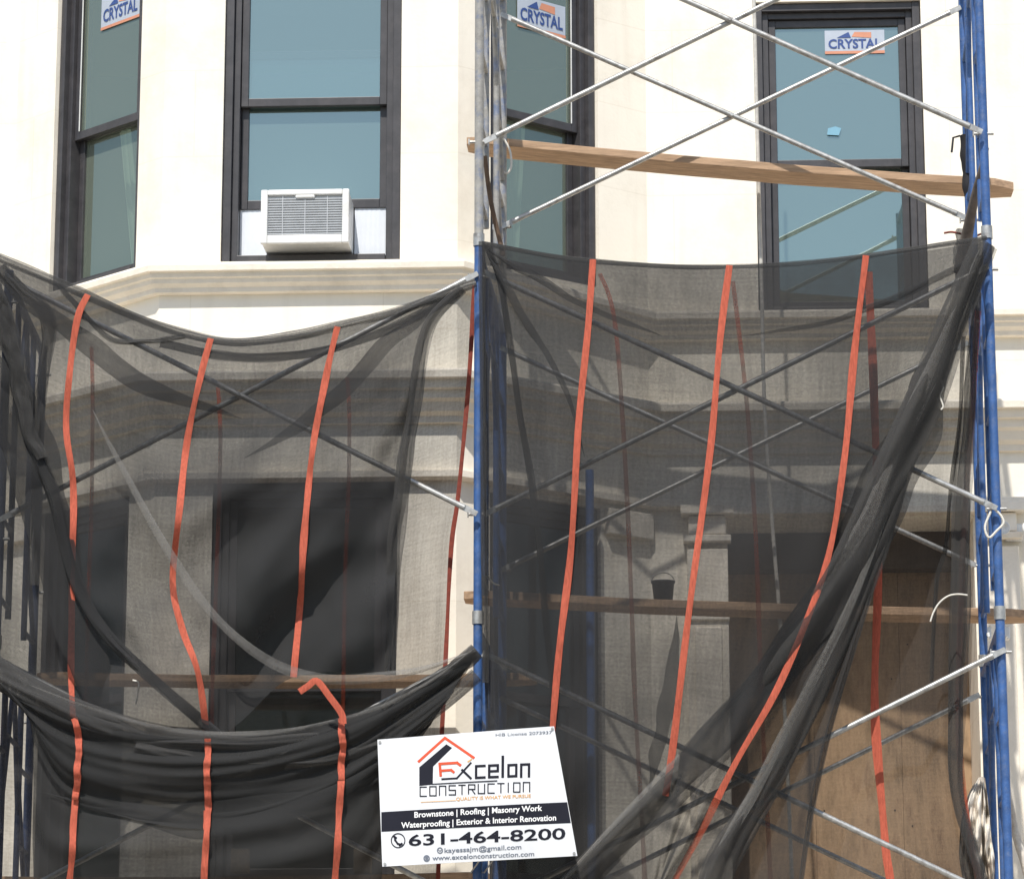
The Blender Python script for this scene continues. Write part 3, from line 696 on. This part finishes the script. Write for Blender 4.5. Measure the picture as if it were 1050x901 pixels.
strap(WD2,.25,NB,STRAP,0,1,seed=21,off=.02); strap(WD2,.5,NB,STRAP,0,1,seed=22,off=.02); strap(WD2,.75,NB,STRAP,0,1,seed=23,off=.02)
strap(WD,.25,NB,STRAP,.25,1,seed=24,off=.03); strap(WD,.5,NB,STRAP,.38,1,seed=25,off=.03); strap(WD,.75,NB,STRAP,.30,1,seed=26,off=.03)
strap_px([(307,709),(316,703),(325,698),(338,714),(350,731),(352,742)],YD-.14,NB,STRAP)
fold([(-40,668),(0,690),(45,714),(100,738),(170,756),(240,762),(310,756),(380,738),(440,708),(489,667)],YD-.02,NB,lambda t:26-10*t,seed=33)
fold([(140,764),(190,776),(240,781),(330,777),(400,755),(450,725),(489,692)],YD-.04,NB,14,seed=35)
fold([(45,812),(90,824),(130,832),(200,846),(260,840),(320,822),(380,800),(420,780)],YD-.03,NB,lambda t:22*sin(pi*t)+3,seed=37,mt=NET,layers=1)
fold([(30,702),(100,728),(170,747),(240,752),(310,746),(380,728),(440,699),(487,664)],YD-.09,NB,4,seed=45,mt=NETL,layers=1)  # thin pale strip painting a highlight along the swag top
fold([(489,668),(460,690),(420,712),(395,730)],YD-.05,NB,14,seed=38)

# ------------------------------------------------------------------ sign
def sign():
    TL,TR,BR,BL=P(387,758,YF-.30),P(568,744,YF-.33),P(592,877,YF-.36),P(392,888,YF-.36)
    def S(s,t,o=0):
        p=(TL*(1-s)+TR*s)*(1-t)+(BL*(1-s)+BR*s)*t
        p=p+Vector((0,-.018*sin(pi*s)*sin(pi*t)+.03*max(0,s-.8)*(1-t)*5*.3-o,0)); return p
    t=thing('sign_board',S(.5,1),'white contractor sign board with house logo and phone number tied to the middle post','sign')
    m=MB(); n=16
    m.grid([[S(i/n,j/n) for i in range(n+1)] for j in range(n+1)]); m.grid([[S(i/n,j/n,-.006) for i in range(n,-1,-1)] for j in range(n+1)])
    for e in ([(i/n,0) for i in range(n+1)],[(1,i/n) for i in range(n+1)],[(1-i/n,1) for i in range(n+1)],[(0,1-i/n) for i in range(n+1)]):
        m.grid([[S(*q,-.006) for q in e],[S(*q) for q in e]],False)
    m.build('board',SIGNW,t)
    # inks are placed in sign coordinates (s,t) from the lettering's own layout
    def inv(x,y):   # layout sheet 1050 x 816 -> s,t
        s=.5; q=.5
        for _ in range(12):
            lx=35+20*q; rx=895+120*q; s=(x-lx)/(rx-lx); ty=135-60*s; by=750-60*s; q=(y-ty)/(by-ty)
        return s,q
    def pt(x,y,o): return S(*inv(x,y),o*.35)
    def poly(m,pts,o=.004): m.quad([pt(x,y,o) for x,y in pts])
    def stroke(m,pts,w=8,o=.004,closed=False):
        pts=[Vector(p) for p in pts]
        if closed: pts=pts+[pts[0]]
        for a,b in zip(pts,pts[1:]):
            d=(b-a); 
            if d.length==0: continue
            d.normalize(); n=Vector((-d.y,d.x))*w/2; e=d*w*.42
            a2,b2=a-e,b+e
            poly(m,[a2+n,b2+n,b2-n,a2-n],o); o+=.00015
    # dark band subdivided
    m=MB(); k=20
    rows=[[pt(52+((963 if yy0<500 else 982)-52)*i/k+dxx,yy0+(yy1-yy0)*i/k,.003) for i in range(k+1)] for yy0,yy1,dxx in ((488,437,0),(583,536,0))]
    m.grid(rows,False); m.build('dark_band',INKD,t)
    cnt=[0]
    class Ink(MB):
        pass
    md=Ink(); mr=Ink(); mo=Ink()
    def flush(m_,name,mt): m_.build(name,mt,t); m_.__init__()
    # house mark
    poly(md,[(372,160),(400,178),(308,268),(306,356),(240,362),(240,272)])
    stroke(md,[(306+314*i/12,354-16*i/12) for i in range(13)],5,.007)
    stroke(mr,[(238,243),(365,129),(505,226)],13,.005)
    flush(md,'house_mark_wall',INKD); flush(mr,'house_mark_roof',INKR)
    # techno lettering
    def E_(m,x,y,w,h,c): stroke(m,[(x+w,y),(x,y+2)],c); stroke(m,[(x,y),(x,y+h)],c); stroke(m,[(x,y+h*.5),(x+w*.72,y+h*.5)],c); 
    stroke(mr,[(345,312),(340,256),(425,251),(440,262)],13,.0055); stroke(mr,[(348,289),(396,286),(408,296)],12,.006)
    stroke(md,[(352,330),(424,326),(492,252)],9,.0055); stroke(md,[(450,286),(492,326)],11,.006)
    stroke(mo,[(478,246),(496,234)],6,.006)
    tl=-.045
    def L_(pts,dx): return [(x+dx,y+tl*(x+dx-560)) for x,y in pts]
    stroke(md,L_([(42,266),(0,266),(0,322),(42,322)],518),12,.0055)
    stroke(md,L_([(0,294),(42,294),(42,266),(0,266),(0,322),(42,322)],582),12,.0055)
    stroke(md,L_([(0,226),(0,322)],648),13,.0055)
    stroke(md,L_([(0,268),(38,268),(38,322),(0,322)],676),12,.0055,True)
    stroke(md,L_([(0,326),(0,268),(38,268),(38,326)],738),12,.0055)
    flush(md,'company_name',INKD); flush(mr,'company_initial',INKR)
    # CONSTRUCTION
    G={'C':[[(1,0),(0,0),(0,1),(1,1)]],'O':[[(0,0),(1,0),(1,1),(0,1),(0,0)]],'N':[[(0,1),(0,0),(1,0),(1,1)]],'S':[[(1,0),(0,0),(0,.5),(1,.5),(1,1),(0,1)]],
       'T':[[(0,0),(1,0)],[(.5,0),(.5,1)]],'R':[[(0,1),(0,0),(1,0),(1,.5),(0,.5)],[(.5,.5),(1,1)]],'U':[[(0,0),(0,1),(1,1),(1,0)]],'I':[[(.5,0),(.5,1)]]}
    x=244
    for ch in 'CONSTRUCTION':
        for st in G[ch]:
            stroke(md,[(x+px*(31 if ch!='I' else 8),(412 if True else 0)-44*(1-py)-(x-244)*.045) for px,py in st],5.5,.0055)
        x+=47.5 if ch!='I' else 30
    flush(md,'trade_word',INKD)
    def tx(mt,nm,body,x0,x1,y0,y1,h,bold=.01,o=.0055):
        m=MB(); text_mesh(m,body,lambda u,v:pt(x0+(x1-x0)*u, y0+(y1-y0)*u-h*v,o),bold=bold); m.build(nm,mt,t)
    stroke(mo,[(248+170*i/8,441-i) for i in range(9)],3,.007)
    tx(INKO,'tagline','QUALITY IS WHAT WE PURSUE',420,786,434,417,16,.012)
    tx(INKG,'license_line','HIB License 2073937',612,886,124,112,15,.006)
    tx(INKW,'services_line','Brownstone | Roofing | Masonry Work',215,842,515,479,27,.022)
    tx(INKW,'services_line','Waterproofing | Exterior & Interior Renovation',150,910,565,524,27,.022)
    tx(INKD,'phone_number','631-464-8200',186,956,650,611,52,.018)
    tx(INKG,'email_line','kayessajm@gmail.com',362,740,682,661,22,.012)
    tx(INKG,'website_line','www.excelonconstruction.com',302,803,718,693,22,.012)
    # phone ring, mail dot, globe dot
    def ring(m,cx,cy,r,w): 
        for k in range(28):
            a,b=2*pi*k/28,2*pi*(k+1)/28
            poly(m,[(cx+cos(a)*r,cy+sin(a)*r),(cx+cos(b)*r,cy+sin(b)*r),(cx+cos(b)*(r-w),cy+sin(b)*(r-w)),(cx+cos(a)*(r-w),cy+sin(a)*(r-w))],.0055)
    mg=Ink()
    ring(md,134,625,36,5); stroke(md,[(117,606),(119,622),(132,640),(150,644)],9,.006); stroke(md,[(114,605),(124,612)],10,.0062); stroke(md,[(142,648),(152,640)],10,.0064)
    ring(mg,340,671,15,5); stroke(mg,[(332,668),(340,674),(348,668)],3,.006); flush(mg,'mail_icon',INKG); ring(mg,274,709,16,7); ring(mg,274,709,7,7); flush(mg,'globe_icon',INKG)
    flush(md,'phone_icon',INKD); flush(mo,'underline',INKO)
    for s_,t_ in ((.014,.022),(.988,.018),(.014,.98),(.986,.98)):
        m=MB(); c=S(s_,t_,.006); m.tube([c,c+Vector((0,.02,0))],.007,8); m.build('grommet',GALV,t)
    m=MB(); c=S(.56,.02,-.01); d=Vector((XM,YF,c.z+.01))
    for zz in (.06,-.58):
        m=MB(); m.tube([S(.53,.06 if zz>0 else .94,-.012),Vector((XM-.03,YF-.03,c.z+zz-.05)),Vector((XM,YF+.03,c.z+zz-.04)),Vector((XM+.035,YF-.03,c.z+zz-.05)),S(.60,.06 if zz>0 else .94,-.012)],.004,6); m.build('tie_wire',GALV,t)
sign()

# ------------------------------------------------------------------ ropes, cables and rags
def rope(name,pts,Y,r,mt,label,cat,group=None,n=40):
    m=MB(); m.tube(spline([P(p[0],p[1],p[2] if len(p)>2 else Y) for p in pts],n),r,7); return tag(m.build(name,mt),label,cat,group)
rope('hanging_cable',[(31,-120),(33,0),(34,100),(38,200),(42,275),(45,400)],YW-.05,.007,CABLE,'thin grey cable hanging down the wall left of the bay','cable')
rope('hanging_cable',[(770,-120),(773,0),(777,160),(781,300),(784,420),(792,540),(800,640),(806,760),(812,901),(814,960)],YK+.34,.011,CABLE,'long pale cable hanging in front of the left frame of the right window','cable')
rope('rope_loop',[(510,137),(512,150),(513,168),(518,178),(524,172),(523,155),(516,142),(511,139)],YK-.03,.0062,ROPE,'white rope loop tied around the upper plank by the middle post','rope',n=50)
rope('rope_tie',[(488,290),(476,293),(466,298),(458,304),(448,309)],YF-.04,.008,ROPE,'white rope tying the left net corner to the middle post','rope')
rope('rope_tie',[(1018,520),(1026,528),(1029,536),(1022,544),(1014,551),(1010,540),(1016,524)],YF-.05,.0062,ROPE,'white rope tie knotted round the right front post over the brace end','rope')
rope('loose_wire',[(992,610),(982,609),(972,611),(963,618),(957,628),(954,637)],YF-.12,.0042,ROPE,'thin white wire curling over the plywood beside the right post','wire')
rope('loose_wire',[(966,390),(967,398),(964,406),(967,416),(965,420)],YF-.2,.0042,ROPE,'short white wire caught high on the right net fold','wire')
rope('loose_wire',[(136,697),(142,700),(141,712),(139,722)],YF-.2,.0045,ROPE,'short white tie hanging by the plank behind the left net','wire')
rope('loose_wire',[(512,600),(506,598),(498,590),(500,605)],YF-.1,.0042,ROPE,'pale wire end at the middle post beside the lower plank','wire')
# rag round the right back post
m=MB(); rows=[]; c=P(985,150,YK); 
for k in range(26):
    t=k/25; z=c.z-.42*t+.06; r=.034+.012*noise.noise(Vector((t*5,1,1)))-.02*t*t
    rows.append([Vector((XRb+cos(a*pi/8)*r*(1+.3*noise.noise(Vector((a,t*6,2))))-.004,YK+sin(a*pi/8)*r,z)) for a in range(16)])
m.grid(rows,True,True); m.tube([rows[0][8],rows[1][8]+Vector((-.04,-.02,.0)),rows[5][8]+Vector((-.05,-.03,-.02))],.006,6)
tag(m.build('black_rag',BLACK),'black rag knotted round the right back post above the upper plank','rag')
# rolled tarpaulin strap leaning inside the right frame
m=MB(); m.tube(spline([P(1012,152,YF+.3),P(1000,200,YF+.5),P(991,245,YF+.7),P(985,280,YF+.8)],16),lambda t:.012+.028*t,10)
tag(m.build('rolled_strip',mat('grey_brown_fabric',(.16,.13,.11),.9,var=.4,scale=14)),'grey brown rolled fabric strip tied slanting inside the right scaffold frame','fabric strip')
rope('tie_wire',[(968,239),(976,238),(986,240),(996,243),(1006,240)],YK-.08,.006,STRAPD,'rusty wire tie poking out beside the right back post above the net','wire')
m=MB(); m.tube(spline([P(497,160,YF+.2),P(503,205,YF+.25),P(512,245,YF+.3),P(516,262,YF+.3)],14),.012,8)
tag(m.build('fabric_strip',mat('brown_webbing',(.14,.09,.06),.9,var=.3,scale=20)),'brown webbing strip hanging inside the middle frame above the net','fabric strip')
# crumpled tarp at lower right
T_c=[[(1003,797),(992,815),(986,840),(984,870),(990,930)],[(1006,796),(1003,830),(1001,870),(1006,930)],[(1010,797),(1014,830),(1018,870),(1022,930)]]
TP=thing('crumpled_tarp',P(1004,900,YF+.5),'crumpled dirty white tarp bundled against the blue posts at lower right','tarp')
make_net('tarp_sheet',TP,T_c,[0,.5,1],YF+.35,TARP,61.0,amp=.22,nu=50,nv=60,topamp=.1)
rope('twisted_cloth',[(1030,800),(1036,830),(1043,860),(1052,890),(1060,930)],YF+.6,.022,TARP,'twisted beige cloth hanging just right of the right post at the bottom','cloth')
# wall light at far right and clamps on plank end
q=P(1040,545,YW-.06); t=thing('wall_light',q,'small white twin head security light on the wall at the right edge','wall light')
m=MB(); m.box(q.x-.05,q.x+.05,YW-.05,YW-.002,q.z-.05,q.z+.05); m.build('base',WHITEP,t,bevel=.008)
for s_ in (-1,1):
    m=MB(); rows=[]
    for (h,r) in ((0,.018),(.03,.03),(.08,.042),(.085,.038),(.06,.01)):
        rows.append([q+Vector((s_*.06+s_*.2*h+cos(a*pi/8)*r, -.05-h*.9, .02-h*.25+sin(a*pi/8)*r)) for a in range(16)])
    m.grid(rows,True,True); m.quad(rows[0]); m.quad(rows[-1]); m.build('lamp_head',WHITEP,t)
for px,sd_ in ((1013,'left'),(1032,'right')):
    q=P(px,647,YK+.0); m=MB(); m.box(q.x-.025,q.x+.025,q.y+.06,q.y+.14,q.z-.03,q.z+.035); m.tube([q+Vector((0,.10,-.02)),q+Vector((0,-.02,-.02))],.012,8)
    tag(m.build('scaffold_clamp',WHITEP,bevel=.005),'small white clamp under the mid height plank, just '+sd_+' of the right post','clamp','clamps under the mid height plank')
